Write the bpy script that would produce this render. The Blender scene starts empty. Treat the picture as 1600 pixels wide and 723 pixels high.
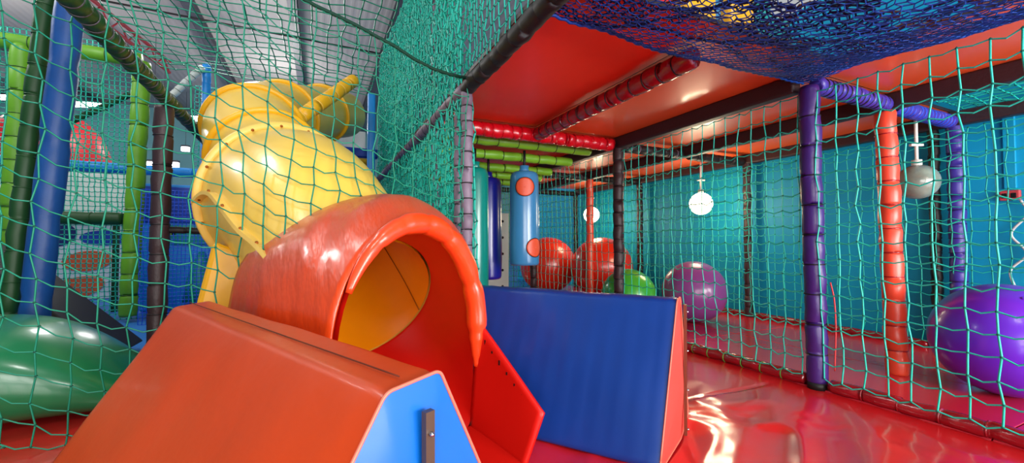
import bpy, math, random
import numpy as np
from mathutils import Vector, Quaternion, Matrix, noise
random.seed(7); rng = np.random.default_rng(7)
SC = bpy.context.scene; C = SC.collection
PI = math.pi
V = Vector

# ------------------------------------------------------------------ materials
def lin(c):
    return tuple(((x/255)/12.92 if x/255 <= .04045 else ((x/255+.055)/1.055)**2.4) for x in c) + (1,)
def nd(nt, t, **kw):
    n = nt.nodes.new(t)
    for k, v in kw.items(): setattr(n, k, v)
    return n
def mat(name, rgb, rough=.4, spec=.5, coat=0, bump=0, bscale=20, var=.08, vscale=6, emit=0, metal=0, trans=0, sss=0, stretch=None, bdist=.01):
    m = bpy.data.materials.new(name); m.use_nodes = True
    nt = m.node_tree; b = nt.nodes['Principled BSDF']
    col = lin(rgb)
    b.inputs['Roughness'].default_value = rough
    b.inputs['Specular IOR Level'].default_value = spec
    b.inputs['Coat Weight'].default_value = coat
    b.inputs['Coat Roughness'].default_value = .12
    b.inputs['Metallic'].default_value = metal
    b.inputs['Transmission Weight'].default_value = trans
    tc = nd(nt, 'ShaderNodeTexCoord')
    mp = nd(nt, 'ShaderNodeMapping')
    if stretch: mp.inputs['Scale'].default_value = stretch
    nt.links.new(tc.outputs['Object'], mp.inputs['Vector'])
    if var:
        n = nd(nt, 'ShaderNodeTexNoise'); n.inputs['Scale'].default_value = vscale; n.inputs['Detail'].default_value = 5
        nt.links.new(mp.outputs['Vector'], n.inputs['Vector'])
        r = nd(nt, 'ShaderNodeMixRGB'); r.blend_type = 'MIX'
        r.inputs[1].default_value = tuple(max(0, x*(1-var*2)) for x in col[:3]) + (1,)
        r.inputs[2].default_value = tuple(min(1, x*(1+var)) for x in col[:3]) + (1,)
        nt.links.new(n.outputs['Fac'], r.inputs[0]); nt.links.new(r.outputs[0], b.inputs['Base Color'])
    else:
        b.inputs['Base Color'].default_value = col
    if bump:
        n2 = nd(nt, 'ShaderNodeTexNoise'); n2.inputs['Scale'].default_value = bscale; n2.inputs['Detail'].default_value = 3
        nt.links.new(mp.outputs['Vector'], n2.inputs['Vector'])
        bp = nd(nt, 'ShaderNodeBump'); bp.inputs['Strength'].default_value = bump; bp.inputs['Distance'].default_value = bdist
        nt.links.new(n2.outputs['Fac'], bp.inputs['Height']); nt.links.new(bp.outputs['Normal'], b.inputs['Normal'])
    if emit:
        b.inputs['Emission Color'].default_value = col; b.inputs['Emission Strength'].default_value = emit
    return m

M = dict(
 net=mat('net_teal', (24,196,172), .45, .5, var=.15, vscale=30),
 knot=mat('net_knot', (8,105,92), .6, .3, var=.1, vscale=30),
 netfront=mat('net_green', (16,140,110), .5, .4, var=.15, vscale=30),
 knotfront=mat('knot_green', (6,80,62), .6, .3, var=.1, vscale=30),
 netdark=mat('rope_green', (5,58,42), .7, .3),
 netblue=mat('net_blue', (8,80,185), .5, .4, var=.45, vscale=7),
 netnavy=mat('net_navy', (6,28,80), .6, .3, var=.25, vscale=14),
 netbrown=mat('net_brown', (112,66,58), .6, .3, var=.3, vscale=9),
 netroyal=mat('net_royal', (20,80,220), .5, .4),
 netlime=mat('net_lime', (90,160,60), .5, .4),
 dark=mat('foam_darkbrown', (50,30,34), .5, .5, var=.1, bump=.2, bscale=60),
 black=mat('foam_black', (20,16,17), .55, .4),
 tie=mat('tie_black', (16,12,14), .5, .4, var=0),
 tieblue=mat('tie_purple', (40,20,80), .5, .4, var=0),
 purple=mat('foam_purple', (60,30,110), .38, .5, var=.12, bump=.15, bscale=40),
 purplefar=mat('foam_violet', (62,48,150), .4, .5),
 lilac=mat('foam_lilac', (120,104,122), .5, .4, var=.15, vscale=20),
 orangepost=mat('foam_orange', (222,70,44), .35, .5),
 redpad=mat('pad_red', (205,10,28), .22, .6, coat=.4, bump=.25, bscale=35),
 reddark=mat('pad_darkred', (150,16,28), .22, .6, coat=.4, bump=.25, bscale=35),
 lime=mat('roller_lime', (124,186,44), .4, .5),
 deckred=mat('deck_red', (244,56,26), .45, .4, coat=.08, var=.04, vscale=3),
 deckorange=mat('deck_orange', (250,104,46), .36, .5, coat=.25, bump=.12, bscale=7, var=.05, vscale=3),  # orange of the enclosure ceiling; on the red deck it paints in light
 wall=mat('wall_blue', (0,160,204), .55, .4, var=.06, vscale=2, bump=.05, bscale=80),
 vinylorange=mat('vinyl_burnt_orange', (204,66,14), .42, .3, coat=.08, var=.10, vscale=2.2, bump=.25, bscale=9, bdist=.012),
 hood=mat('vinyl_hood_orange', (214,66,14), .34, .5, coat=.35, var=.1, vscale=3, bump=.6, bscale=5, stretch=(4,.8,1.2), bdist=.02),
 rollorange=mat('vinyl_roll_orange', (232,66,22), .3, .5, coat=.3, var=.08, bump=.35, bscale=14),
 redliner=mat('vinyl_liner_red', (206,20,10), .42, .4, var=.05, vscale=4),
 bluevinyl=mat('vinyl_blue', (0,98,190), .34, .5, coat=.2, var=.06, vscale=4, bump=.2, bscale=8),
 navyvinyl=mat('vinyl_navy', (0,52,132), .38, .4, coat=.12, var=.08, vscale=4, bump=.3, bscale=6),
 pinkvinyl=mat('vinyl_coral', (226,72,62), .4, .5, var=.05),
 piping=mat('piping_salmon', (226,110,88), .4, .5, var=.05),
 strip=mat('strip_brown', (84,66,54), .35, .5, var=.1, metal=.2),
 stripred=mat('strip_redbrown', (108,52,34), .35, .5, var=.1),
 bolt=mat('bolt_steel', (190,195,200), .2, .5, metal=1, var=0),
 yellow=mat('plastic_yellow', (238,198,80), .34, .5, coat=.25, var=.07, vscale=3, bump=.08, bscale=30),
 amber=mat('plastic_inside_glow', (238,150,0), .45, .4, var=.04),  # yellow plastic seen inside, light shining through put into the colour
 yellowdeep=mat('plastic_amber', (238,178,20), .38, .5, var=.06, vscale=3),
 yellowrim=mat('plastic_yellow_rim', (238,200,96), .4, .5, var=.07),
 seam=mat('seam_dark', (150,80,10), .6, .3, var=0),
 yellowpad=mat('pad_yellow', (236,176,14), .4, .5, coat=.2),
 greenpvc=mat('vinyl_green', (16,120,74), .28, .5, coat=.4, var=.08, bump=.15, bscale=5),
 ballred=mat('ball_red', (206,40,20), .28, .5, coat=.3, var=.04),
 ballgreen=mat('ball_green', (60,170,50), .28, .5, coat=.3, var=.04),
 ballmauve=mat('ball_mauve', (134,66,136), .3, .5, coat=.3, var=.04),
 ballpurple=mat('ball_purple', (98,36,196), .28, .5, coat=.3, var=.04),
 bagblue=mat('bag_lightblue', (58,130,182), .3, .5, coat=.4, var=.05),
 bagnavy=mat('bag_navy', (12,26,140), .3, .5, coat=.4, var=.05),
 bagteal=mat('bag_teal', (0,140,128), .3, .5, coat=.4, var=.05),
 dot=mat('dot_orange', (222,82,48), .4, .5, var=.04),
 white=mat('white_board', (225,228,226), .5, .4, var=.03),
 climb=mat('climb_panel', (176,188,184), .5, .4, var=.05),
 hole=mat('hole_dark', (20,20,22), .7, .2, var=0),
 ceilm=mat('ceiling_sheet', (166,161,158), .6, .3, var=.04, vscale=1),
 steel=mat('steel_grey', (70,70,78), .5, .5, var=.1),
 steelred=mat('steel_red', (150,30,44), .5, .5, var=.1),
 greenpad=mat('pad_lime', (96,158,24), .45, .5, var=.15, vscale=8),
 greendark=mat('pad_darkgreen', (20,66,26), .5, .4, var=.1),
 tealpad=mat('pad_teal', (10,140,140), .45, .4),
 bluepole=mat('pole_blue', (20,140,225), .4, .5),
 bluepost=mat('post_navyblue', (16,72,140), .45, .4, var=.15, vscale=10, bump=.2, bscale=30),
 bluepad=mat('pad_royal', (14,58,170), .4, .5),
 hallfloor=mat('hall_floor', (30,110,190), .5, .4),
 hallwall=mat('hall_wall', (110,160,165), .7, .3, var=.06, vscale=1),
 orange2=mat('mural_orange', (235,96,48), .5, .4),
 navy2=mat('mural_navy', (16,34,100), .5, .4),
 boxred=mat('box_red', (196,70,76), .5, .4),
 cable=mat('cable_white', (205,210,208), .5, .4, var=0),
 cordwhite=mat('cord_white', (215,210,200), .5, .4, var=0),
 thread=mat('thread_red', (214,60,60), .5, .4, var=0),
 seamline=mat('seam_brown', (96,40,26), .6, .2, var=0),
 stitch=mat('stitch_dark', (40,10,10), .7, .2, var=0),
 led=mat('led_tube', (255,255,255), .5, .3, var=0, emit=9),
 globe_on=mat('globe_lit', (255,232,190), .5, .3, var=0, emit=7),
 globe_off=mat('globe_frosted', (138,150,136), .2, .6, var=.4, vscale=12, coat=.3),
 mesh_red=mat('dome_red', (214,24,40), .4, .5),
)

def translucent(m, rgb, f):
    nt = m.node_tree; b = nt.nodes['Principled BSDF']; o = nt.nodes['Material Output']
    t = nd(nt, 'ShaderNodeBsdfTranslucent'); t.inputs['Color'].default_value = lin(rgb)
    x = nd(nt, 'ShaderNodeMixShader'); x.inputs[0].default_value = f
    nt.links.new(b.outputs[0], x.inputs[1]); nt.links.new(t.outputs[0], x.inputs[2]); nt.links.new(x.outputs[0], o.inputs['Surface'])
def floor_mat(name, rgb, rough, bump, scale, stretch):
    m = mat(name, rgb, rough, .6, coat=.5, var=.06, vscale=2, bump=bump, bscale=scale, stretch=stretch, bdist=.02)
    return m
M['floor'] = floor_mat('vinyl_floor_red', (214,30,34), .2, .12, 3.0, (1.0,1.0,1))
M['floor2'] = floor_mat('vinyl_mat_pinkred', (206,36,52), .26, .12, 3, (1,1,1))

# ------------------------------------------------------------------ helpers
def tag(o, label=None, cat=None, group=None, kind=None):
    if label: o['label'] = label
    if cat: o['category'] = cat
    if group: o['group'] = group
    if kind: o['kind'] = kind
    return o
def thing(name, label, cat, loc=(0,0,0), group=None):
    o = bpy.data.objects.new(name, None); C.objects.link(o); o.location = loc
    o.empty_display_size = .1
    return tag(o, label, cat, group)
def link(name, me, m, parent=None, smooth=True):
    o = bpy.data.objects.new(name, me); C.objects.link(o)
    if m is not None and not me.materials: me.materials.append(m)
    if parent: o.parent = parent
    if smooth:
        me.polygons.foreach_set('use_smooth', [True]*len(me.polygons))
    return o
def local(verts, parent):
    if not parent: return verts
    l = V(parent.location); p = parent.parent
    while p: l = l + V(p.location); p = p.parent
    return [V(v)-l for v in verts]
def obj(name, verts, faces, m, parent=None, smooth=True):
    me = bpy.data.meshes.new(name)
    me.from_pydata([tuple(v) for v in local(verts, parent)], [], faces); me.update()
    return link(name, me, m, parent, smooth)
class MB:
    def __init__(s): s.v = []; s.f = []
    def add(s, vs, fs):
        o = len(s.v); s.v += [V(v) for v in vs]; s.f += [[i+o for i in f] for f in fs]; return s
    def build(s, name, m, parent=None, smooth=True): return obj(name, s.v, s.f, m, parent, smooth)
def box_v(c, h, rz=0, bev=0):
    vs = []; fs = []
    import bmesh
    bm = bmesh.new(); bmesh.ops.create_cube(bm, size=1)
    bmesh.ops.scale(bm, vec=(h[0]*2, h[1]*2, h[2]*2), verts=bm.verts)
    if bev: bmesh.ops.bevel(bm, geom=list(bm.edges), offset=bev, segments=3, affect='EDGES', profile=.5)
    bm.verts.index_update()
    R = Matrix.Rotation(rz, 3, 'Z')
    vs = [R @ v.co + V(c) for v in bm.verts]; fs = [[v.index for v in f.verts] for f in bm.faces]
    bm.free(); return vs, fs
def frame(d):
    d = V(d).normalized(); a = V((0,0,1)) if abs(d.z) < .9 else V((1,0,0))
    u = d.cross(a).normalized(); return d, u, d.cross(u).normalized()
def catmull(pts, n):
    pts = [V(p) for p in pts]; out = []
    P = [pts[0]*2-pts[1]] + pts + [pts[-1]*2-pts[-2]]
    for i in range(1, len(P)-2):
        for k in range(n):
            t = k/n; a, b, c, d = P[i-1:i+3]
            out.append(.5*((2*b) + (c-a)*t + (2*a-5*b+4*c-d)*t*t + (3*b-a-3*c+d)*t**3))
    out.append(pts[-1]); return out
def sweep_v(pts, radii, n=16, caps=True, lump=0):
    pts = [V(p) for p in pts]; N = len(pts)
    if not hasattr(radii, '__len__'): radii = [radii]*N
    vs = []; fs = []; u = None
    for i, p in enumerate(pts):
        t = (pts[min(i+1, N-1)]-pts[max(i-1, 0)]).normalized()
        if u is None: _, u, _ = frame(t)
        u = (u - t*u.dot(t)).normalized(); w = t.cross(u)
        for k in range(n):
            a = 2*PI*k/n; q = u*math.cos(a)+w*math.sin(a); r = radii[i]
            if lump: r *= 1+lump*noise.noise(p*9+q*1.7)
            vs.append(p+q*r)
    for i in range(N-1):
        for k in range(n):
            fs.append([i*n+k, i*n+(k+1) % n, (i+1)*n+(k+1) % n, (i+1)*n+k])
    if caps:
        fs.append(list(range(n))[::-1]); fs.append([(N-1)*n+k for k in range(n)])
    return vs, fs
def tube(name, pts, r, m, parent=None, n=10, smoothpath=0, lump=0):
    if smoothpath: pts = catmull(pts, smoothpath)
    return obj(name, *sweep_v(pts, r, n, True, lump), m, parent)
_tie = {}
def tie_mesh(r, m):
    k = (round(r, 4), m.name)
    if k not in _tie:
        vs = []; fs = []; n = 20
        for (rr, z) in ((r*.97,-.0035),(r*1.03,-.003),(r*1.03,.003),(r*.97,.0035)):
            for i in range(n):
                a = 2*PI*i/n; vs.append((rr*math.cos(a), rr*math.sin(a), z))
        for j in range(3):
            for i in range(n): fs.append([j*n+i, j*n+(i+1) % n, (j+1)*n+(i+1) % n, (j+1)*n+i])
        me = bpy.data.meshes.new('cable_tie'); me.from_pydata(vs, [], fs); me.materials.append(m)
        me.polygons.foreach_set('use_smooth', [True]*len(me.polygons)); _tie[k] = me
    return _tie[k]
def padded(name, label, cat, p0, p1, r, m, tie=None, step=.115, group=None, lump=.05, ties=True, wob=.004):
    """a foam sleeved tube: Empty at its base > foam_sleeve and each tie"""
    p0, p1 = V(p0), V(p1); L = (p1-p0).length; d, u, w = frame(p1-p0)
    t = thing(name, label, cat, p0, group)
    pts = []; rad = []; nt = max(1, round(L/step)); s = L/nt
    for i in range(nt):
        for f, k in ((0.02,.93),(.12,1),(.5,1.03),(.88,1),(.98,.93)):
            pts.append(p0+d*(s*(i+f)) + u*random.uniform(-wob, wob) + w*random.uniform(-wob, wob)); rad.append(r*k)
    pts[0] = p0; pts[-1] = p1
    obj('foam_sleeve', *sweep_v(pts, rad, 16, True, lump), m, t)
    if ties:
        me = tie_mesh(r, tie or M['tie']); q = d.to_track_quat('Z', 'Y')
        for i in range(1, nt):
            c = bpy.data.objects.new('cable_tie', me); C.objects.link(c); c.parent = t
            c.location = d*(s*i); c.rotation_mode = 'QUATERNION'; c.rotation_quaternion = q
    return t

def np_mesh(name, verts, faces):
    """verts (N,3), faces (M,k) all the same k"""
    me = bpy.data.meshes.new(name); k = faces.shape[1]
    me.vertices.add(len(verts)); me.vertices.foreach_set('co', verts.astype(np.float32).ravel())
    me.loops.add(faces.size); me.loops.foreach_set('vertex_index', faces.astype(np.int32).ravel())
    me.polygons.add(len(faces))
    me.polygons.foreach_set('loop_start', np.arange(0, faces.size, k, dtype=np.int32))
    me.update(calc_edges=True); me.validate(); return me
def prisms(P, Q, r, k=4):
    D = Q-P; D /= np.linalg.norm(D, axis=1, keepdims=True)+1e-9
    A = np.where(np.abs(D[:, 2:3]) < .9, np.array([[0, 0, 1.]]), np.array([[1., 0, 0]]))
    U = np.cross(D, A); U /= np.linalg.norm(U, axis=1, keepdims=True)+1e-9; W = np.cross(D, U)
    vs = np.zeros((len(P), 2, k, 3))
    for i in range(k):
        a = 2*PI*i/k; o = (U*math.cos(a)+W*math.sin(a))*r
        vs[:, 0, i] = P+o-D*r*.3; vs[:, 1, i] = Q+o+D*r*.3
    base = (np.arange(len(P))*2*k)[:, None]
    fs = np.concatenate([base+np.array([[i, (i+1) % k, k+(i+1) % k, k+i]]) for i in range(k)], 0)
    return vs.reshape(-1, 3), fs
def octa(P, r):
    o = np.array([[1,0,0],[-1,0,0],[0,1,0],[0,-1,0],[0,0,1],[0,0,-1]])*r
    vs = (P[:, None, :]+o[None]).reshape(-1, 3)
    f = np.array([[0,2,4],[2,1,4],[1,3,4],[3,0,4],[2,0,5],[1,2,5],[3,1,5],[0,3,5]])
    return vs, (np.arange(len(P))*6)[:, None, None].repeat(8, 1).reshape(-1, 1)+np.tile(f, (len(P), 1))
def net(name, label, G, ok=None, r=.0045, m=None, mk=None, kr=2.0, sag=.12, k=4, diag=False, group=None, vr=1.0, cell=.1, cat='net', edge=None, jit=.0):
    """G (nu,nv,3) grid of knots; ok (nu,nv) mask. A net is one mesh of cords with its knots as one part."""
    nu, nv = G.shape[:2]
    if ok is None: ok = np.ones((nu, nv), bool)
    if jit: G = G+rng.normal(0, jit, G.shape)
    A = []; B = []
    e1 = ok[1:, :] & ok[:-1, :]; P = G[:-1][e1]; Q = G[1:][e1]      # across
    if sag:
        Mid = (P+Q)/2; Mid[:, 2] -= cell*sag*rng.uniform(.3, 1.4, len(Mid)); 
        hv, hf = prisms(np.concatenate([P, Mid]), np.concatenate([Mid, Q]), r*.85, k)
    else: hv, hf = prisms(P, Q, r*.85, k)
    e2 = ok[:, 1:] & ok[:, :-1]; P = G[:, :-1][e2]; Q = G[:, 1:][e2]   # down
    vv, vf = prisms(P, Q, r*vr, k)
    me = np_mesh(name, np.concatenate([hv, vv]), np.concatenate([hf, vf+len(hv)]))
    o = link(name, me, m or M['net'])
    tag(o, label, cat, group)
    if kr:
        kv, kf = octa(G[ok], r*kr)
        kn = link('knots', np_mesh('knots', kv, kf), mk or M['knot'], o); kn['kind'] = 'stuff'
    return o
def planar(o, du, dv, nu, nv, wav=.012, nrm=None):
    """grid from o along du (unit) and dv (unit); kinked, slightly slack"""
    o, du, dv = (np.array(x, float) for x in (o, du, dv))
    i, j = np.meshgrid(np.arange(nu), np.arange(nv), indexing='ij')
    G = o+i[..., None]*du+j[..., None]*dv
    cu = np.linalg.norm(du); 
    G += du/cu*((rng.uniform(-1, 1, (nu, nv))*wav)[..., None]+ (np.where(j % 2 == 0, 1, -1)*wav*.2)[..., None])
    G += dv/np.linalg.norm(dv)*(rng.uniform(-1, 1, (nu, nv))*wav*.5)[..., None]
    if nrm is not None:
        n = np.array(nrm, float); ph = rng.uniform(0, 6, 4)
        G += n*(.012*np.sin(i*.37+ph[0])*np.sin(j*.29+ph[1])+.01*np.sin(i*.11+j*.17+ph[2])+rng.normal(0, .004, (nu, nv)))[..., None]
    return G

# ------------------------------------------------------------------ camera
cam = bpy.data.cameras.new('camera'); co = bpy.data.objects.new('camera', cam); C.objects.link(co)
cam.lens = 36*644/1600; cam.sensor_width = 36; cam.clip_start = .02
HEAD = math.atan2(.4242, .9056)
co.location = (0, 0, .85); co.rotation_euler = (PI/2+math.radians(1.5), 0, -HEAD)
SC.camera = co

# ------------------------------------------------------------------ setting
def st(name, vs, fs, m, smooth=False): 
    o = obj(name, vs, fs, m, None, smooth); o['kind'] = 'structure'; return o
# crumpled red vinyl floor in front of the net
def floor_h(x, y):
    w = math.exp(-(((x-1.65)/.62)**2+((y-1.15)/.62)**2))
    a = noise.noise(V((x*1.7+y*1.2, (y*.8-x*.5)*1.1, 0)))
    u, v = x*.86+y*.5, -x*.5+y*.86
    b = abs(noise.noise(V((u*1.5+.6*a, v*4.6, 4)))); b2 = abs(noise.noise(V((u*5+3*a, v*9, 8))))
    c = noise.noise(V((x*7, y*6, 9)))
    sm = math.exp(-((y-1.615)/.012)**2)*(1 if x > 1.3 else 0)
    f = min(1, max(0, (2.58-x)/.25))
    return f*(.004*a + w*(.020*a+.044*(.32-b)+.008*(.3-b2)+.0015*c)-.006*sm+.005*(.3-b)*(1-w))
nx, ny = 300, 300; x0, x1, y0, y1 = -2.6, 2.62, -1.4, 3.4
vs = []; fs = []
for i in range(nx):
    for j in range(ny):
        x = x0+(x1-x0)*i/(nx-1); y = y0+(y1-y0)*j/(ny-1)
        vs.append((x, y, floor_h(x, y)))
for i in range(nx-1):
    for j in range(ny-1): fs.append([i*ny+j, (i+1)*ny+j, (i+1)*ny+j+1, i*ny+j+1])
st('floor', vs, fs, M['floor'], True)
b = MB()
mats_y = [-1.2, .75, 2.6, 4.45, 6.9]
for yi in range(len(mats_y)-1):
    for (xa, xb) in ((2.625, 3.5), (3.503, 4.54)):
        c = ((xa+xb)/2, (mats_y[yi]+mats_y[yi+1])/2, -.04)
        b.add(*box_v(c, ((xb-xa)/2-.001, (mats_y[yi+1]-mats_y[yi])/2-.002, .045), 0, .004))
b.build('floor_mats', M['floor2'], None, False)['kind'] = 'structure'
bpy.data.objects['floor_mats'].name = 'floor_enclosure'
st('floor_inner', *box_v((1.7, 5.15, -.03), (.9, 1.745, .03)), M['floor2'])
st('floor_hall', *box_v((0, 9, -.1), (14, 14, .03)), M['hallfloor'])
st('wall_right', *box_v((4.62, 3.4, 1.6), (.06, 6.0, 1.7)), M['wall'])
st('wall_back', *box_v((0, 20.1, 3), (14, .1, 3.2)), M['hallwall'])
st('wall_left', *box_v((-12.1, 9, 3), (.1, 14, 3.2)), M['hallwall'])
# roof sheet with shallow corrugation
vs = []; fs = []; n = 520
for i in range(n):
    x = -12+19*i/(n-1)*1.0; z = 6.0+.004*(1 if (i//2) % 2 else 0)
    vs += [(x, -2, z), (x, 20.1, z)]
for i in range(n-1): fs.append([2*i, 2*i+2, 2*i+3, 2*i+1])
st('ceiling', vs, fs, M['ceilm'])
for k, x in enumerate((-7.2, -4.85, -2.5, -.55, 1.5)):
    b = MB(); b.add(*box_v((x, 9, 5.9), (.09, 11, .012))); b.add(*box_v((x, 9, 5.8), (.012, 11, .1))); b.add(*box_v((x, 9, 5.7), (.09, 11, .012)))
    b.build('trim_%d' % (k+1), M['steel'], None, False)['kind'] = 'structure'
t = thing('roof_truss', 'red steel roof truss slanting across the grey ceiling at upper left', 'truss', (-5.5, 6.5, 5.4))
A0, A1 = V((-4.9, 5.4, 5.3)), V((-3.6, 13.5, 5.3))
for k, dz in enumerate((0, .28)):
    tube('chord', [A0+V((0,0,dz)), A1+V((0,0,dz))], .04, M['steelred'], t, 8)
for k in range(14):
    p = A0.lerp(A1, k/14); q = A0.lerp(A1, (k+.5)/14); s = A0.lerp(A1, (k+1)/14)
    tube('web_bar', [p, q+V((0,0,.28)), s], .018, M['steelred'], t, 6)
for k, y in enumerate((7.0, 10.5)):
    o = tube('ceiling_cable', [(-7, y, 5.55), (3, y, 5.5)], .02, M['black'], None, 6)
    tag(o, ('thin black cable crossing under the grey ceiling, the nearer one', 'thin black cable crossing under the grey ceiling, the farther one')[k], 'cable', 'cables under the hall ceiling')

# ------------------------------------------------------------------ frame: posts and beams
Z = 1.78
PG = 'foam padded posts of the frame'; BG = 'foam padded beams under the deck'
padded('padded_post', 'dark purple padded post standing at the near edge of the net enclosure', 'post', (2.64,1.44,.03), (2.61,1.44,1.76), .053, M['purple'], M['tie'], .165, PG, .03)
bs = bpy.data.objects['padded_post']
obj('base_sleeve', *sweep_v([(2.64,1.44,0),(2.64,1.44,.04)], [.05,.05], 16), M['black'], bs)
padded('padded_post', 'dark brown padded post between the green ball and the blue wedge', 'post', (2.6,3.14,0), (2.6,3.14,1.76), .05, M['dark'], None, .13, PG)
padded('padded_post', 'dark thin post standing behind the light blue punching bag', 'post', (2.6,4.87,0), (2.6,4.87,1.76), .045, M['dark'], None, .13, PG)
padded('padded_post', 'dark post against the blue wall beside the mauve ball', 'post', (4.44,3.12,0), (4.44,3.12,1.76), .045, M['dark'], None, .13, PG)
padded('padded_post', 'dark post against the blue wall left of the red ball tops and green ball', 'post', (4.44,4.87,0), (4.44,4.87,1.76), .045, M['dark'], None, .13, PG)
padded('padded_post', 'dark post against the blue wall, farthest back in the enclosure', 'post', (4.44,6.6,0), (4.44,6.6,1.76), .045, M['dark'], None, .13, PG)
padded('padded_post', 'orange red padded post inside the enclosure left of the purple ball', 'post', (3.38,1.37,0), (3.42,1.42,1.72), .058, M['orangepost'], M['reddark'], .15, PG, .08)
padded('padded_post', 'slim orange post in front of the farther lit globe lamp', 'post', (3.5,4.85,0), (3.5,4.85,1.76), .05, M['orangepost'], M['orangepost'], .2, PG)
padded('padded_post', 'violet padded post against the blue wall near the unlit globe', 'post', (4.46,1.42,0), (4.46,1.42,1.76), .05, M['purplefar'], M['tieblue'], .11, PG)
padded('padded_post', 'black post beside the violet post at the blue wall', 'post', (4.46,1.545,0), (4.46,1.545,1.76), .035, M['black'], None, .11, PG)
padded('padded_post', 'grey brown padded post with black ties beside the teal punching bag', 'post', (.8,2.345,0), (.8,2.345,1.76), .034, M['lilac'], None, .095, PG)
padded('padded_post', 'slim lilac post just left of the grey brown post', 'post', (.8,2.52,0), (.8,2.52,1.7), .024, M['lilac'], None, .12, PG)
padded('padded_post', 'slim grey pole standing behind the fine teal net wall', 'post', (.83,3.22,0), (.83,3.22,3.5), .03, M['lilac'], None, .14, PG)
padded('padded_post', 'blue padded post behind the green net at far left', 'post', (-1.63,3.62,0), (-1.44,3.60,3.0), .07, M['bluepost'], M['bluepost'], .5, PG, .07, ties=False)
padded('padded_post', 'dark green padded post right beside the blue post at far left', 'post', (-1.80,3.72,0), (-1.60,3.70,3.0), .045, M['greendark'], M['greendark'], .2, PG, .06)
padded('padded_post', 'dark brown post below the slanting beam at left of the slide', 'post', (-.95,3.42,0), (-.93,3.4,1.74), .052, M['dark'], None, .2, PG)
padded('padded_post', 'lime green padded post in the left background right of the red dome', 'post', (-1.98,6.2,0), (-1.9,6.17,2.95), .085, M['greenpad'], M['greendark'], .25, PG)
padded('padded_post', 'lime green padded post at the left edge of the photo', 'post', (-2.98,6.2,0), (-2.9,6.17,2.95), .085, M['greenpad'], M['greendark'], .25, PG)
padded('padded_post', 'thin bright blue pole behind the top of the yellow slide', 'post', (-1.66,8,0), (-1.66,8,3.7), .06, M['bluepole'], M['bluepole'], .3, PG)

padded('padded_beam', 'dark beam along the left edge of the red deck', 'beam', (.8,1.2,Z), (.8,2.36,Z), .045, M['black'], None, .12, BG, ties=False)
padded('padded_beam', 'lilac grey padded beam running back along the fine teal net wall', 'beam', (.8,2.38,Z), (.8,6.4,Z), .045, M['lilac'], None, .14, BG)
padded('padded_beam', 'red padded beam running lengthwise under the middle of the red deck', 'beam', (1.7,1.46,Z), (1.7,3.1,Z), .055, M['reddark'], None, .11, BG)
padded('padded_beam', 'bright red padded beam crossing in front of the lime rollers', 'beam', (.84,3.15,Z-.0), (2.54,3.15,Z-.0), .058, M['redpad'], M['redpad'], .09, BG, .12)
b3 = [(2.6,1.5,6.6,'dark square beam above the near net, from purple post backwards'),
      (3.5,-.9,6.6,'dark square beam under the middle of the orange enclosure ceiling'),
      (4.44,-.9,6.6,'dark square beam along the top of the blue wall')]
for x, ya, yb, lb in b3:
    t = thing('deck_beam', lb, 'beam', (x, ya, Z), BG)
    obj('beam_core', *box_v((x, (ya+yb)/2, Z+.02), (.042, (yb-ya)/2, .055), 0, .015), M['dark'], t, False)
padded('padded_beam', 'purple padded beam at the right end of the orange ceiling, near half', 'beam', (2.66,1.43,Z), (3.45,1.43,Z), .05, M['purplefar'], None, .05, BG)
padded('padded_beam', 'purple padded beam at the right end of the orange ceiling, far half by wall', 'beam', (3.55,1.43,Z), (4.4,1.43,Z), .05, M['purplefar'], M['netroyal'], .05, BG)
for y, w in ((3.15,'beside the nearer lit globe'), (4.87,'before the farther lit globe'), (6.58,'at the far end of the enclosure')):
    for xa, xb, h in ((2.65,3.45,'near half'), (3.55,4.39,'wall half')):
        padded('padded_beam', 'dark padded beam across the orange ceiling %s, %s' % (w, h), 'beam', (xa,y,Z-.01), (xb,y,Z-.01), .045, M['black'], M['lilac'] if h == 'near half' else None, .1, BG)
padded('padded_beam', 'dark teal padded beam slanting down behind the green net at upper left', 'beam', (-.86,1.9,Z), (-.97,5.3,Z), .042, M['greendark'], M['steel'], .07, BG)
padded('padded_beam', 'lime green beam between the two lime posts in the left background', 'beam', (-5,6.17,2.98), (-1.9,6.17,2.98), .08, M['greenpad'], M['greendark'], .3, BG)
padded('padded_beam', 'dark green beam under the white panel in the left background', 'beam', (-3.4,6.2,1.12), (-2.05,6.2,1.12), .07, M['greendark'], M['greendark'], .3, BG)
padded('padded_beam', 'bright blue beam below the red dome in the left background', 'beam', (-5.5,8.05,1.99), (-.6,8.05,1.93), .075, M['bluepole'], M['bluepole'], .3, BG)
padded('padded_beam', 'short black bar joining the dark brown post to the yellow slide', 'beam', (-.9,3.42,.93), (-.62,3.42,.93), .022, M['black'], None, .1, BG)
padded('padded_beam', 'yellow padded beam leaning behind the top of the slide', 'beam', (-.22,3.88,1.84), (.30,4.34,2.46), .06, M['yellowpad'], M['yellowrim'], .12, BG)
padded('padded_beam', 'pale padded brace slanting behind the lime post at left', 'beam', (-2.1,7.8,3.0), (-1.7,7.9,3.6), .05, M['cable'], M['greendark'], .1, BG)
padded('padded_beam', 'dark green brace slanting in front of the red dome', 'beam', (-3.1,6.5,1.9), (-2.05,6.5,2.7), .035, M['greendark'], None, .2, BG)
RG = 'red floor edge rolls of the enclosure'
padded('edge_roll', 'glossy red edge roll on the floor under the near net, behind purple post', 'edge roll', (2.64,1.5,.035), (2.62,3.09,.035), .036, M['reddark'], M['netlime'], .13, RG, .1)
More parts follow.
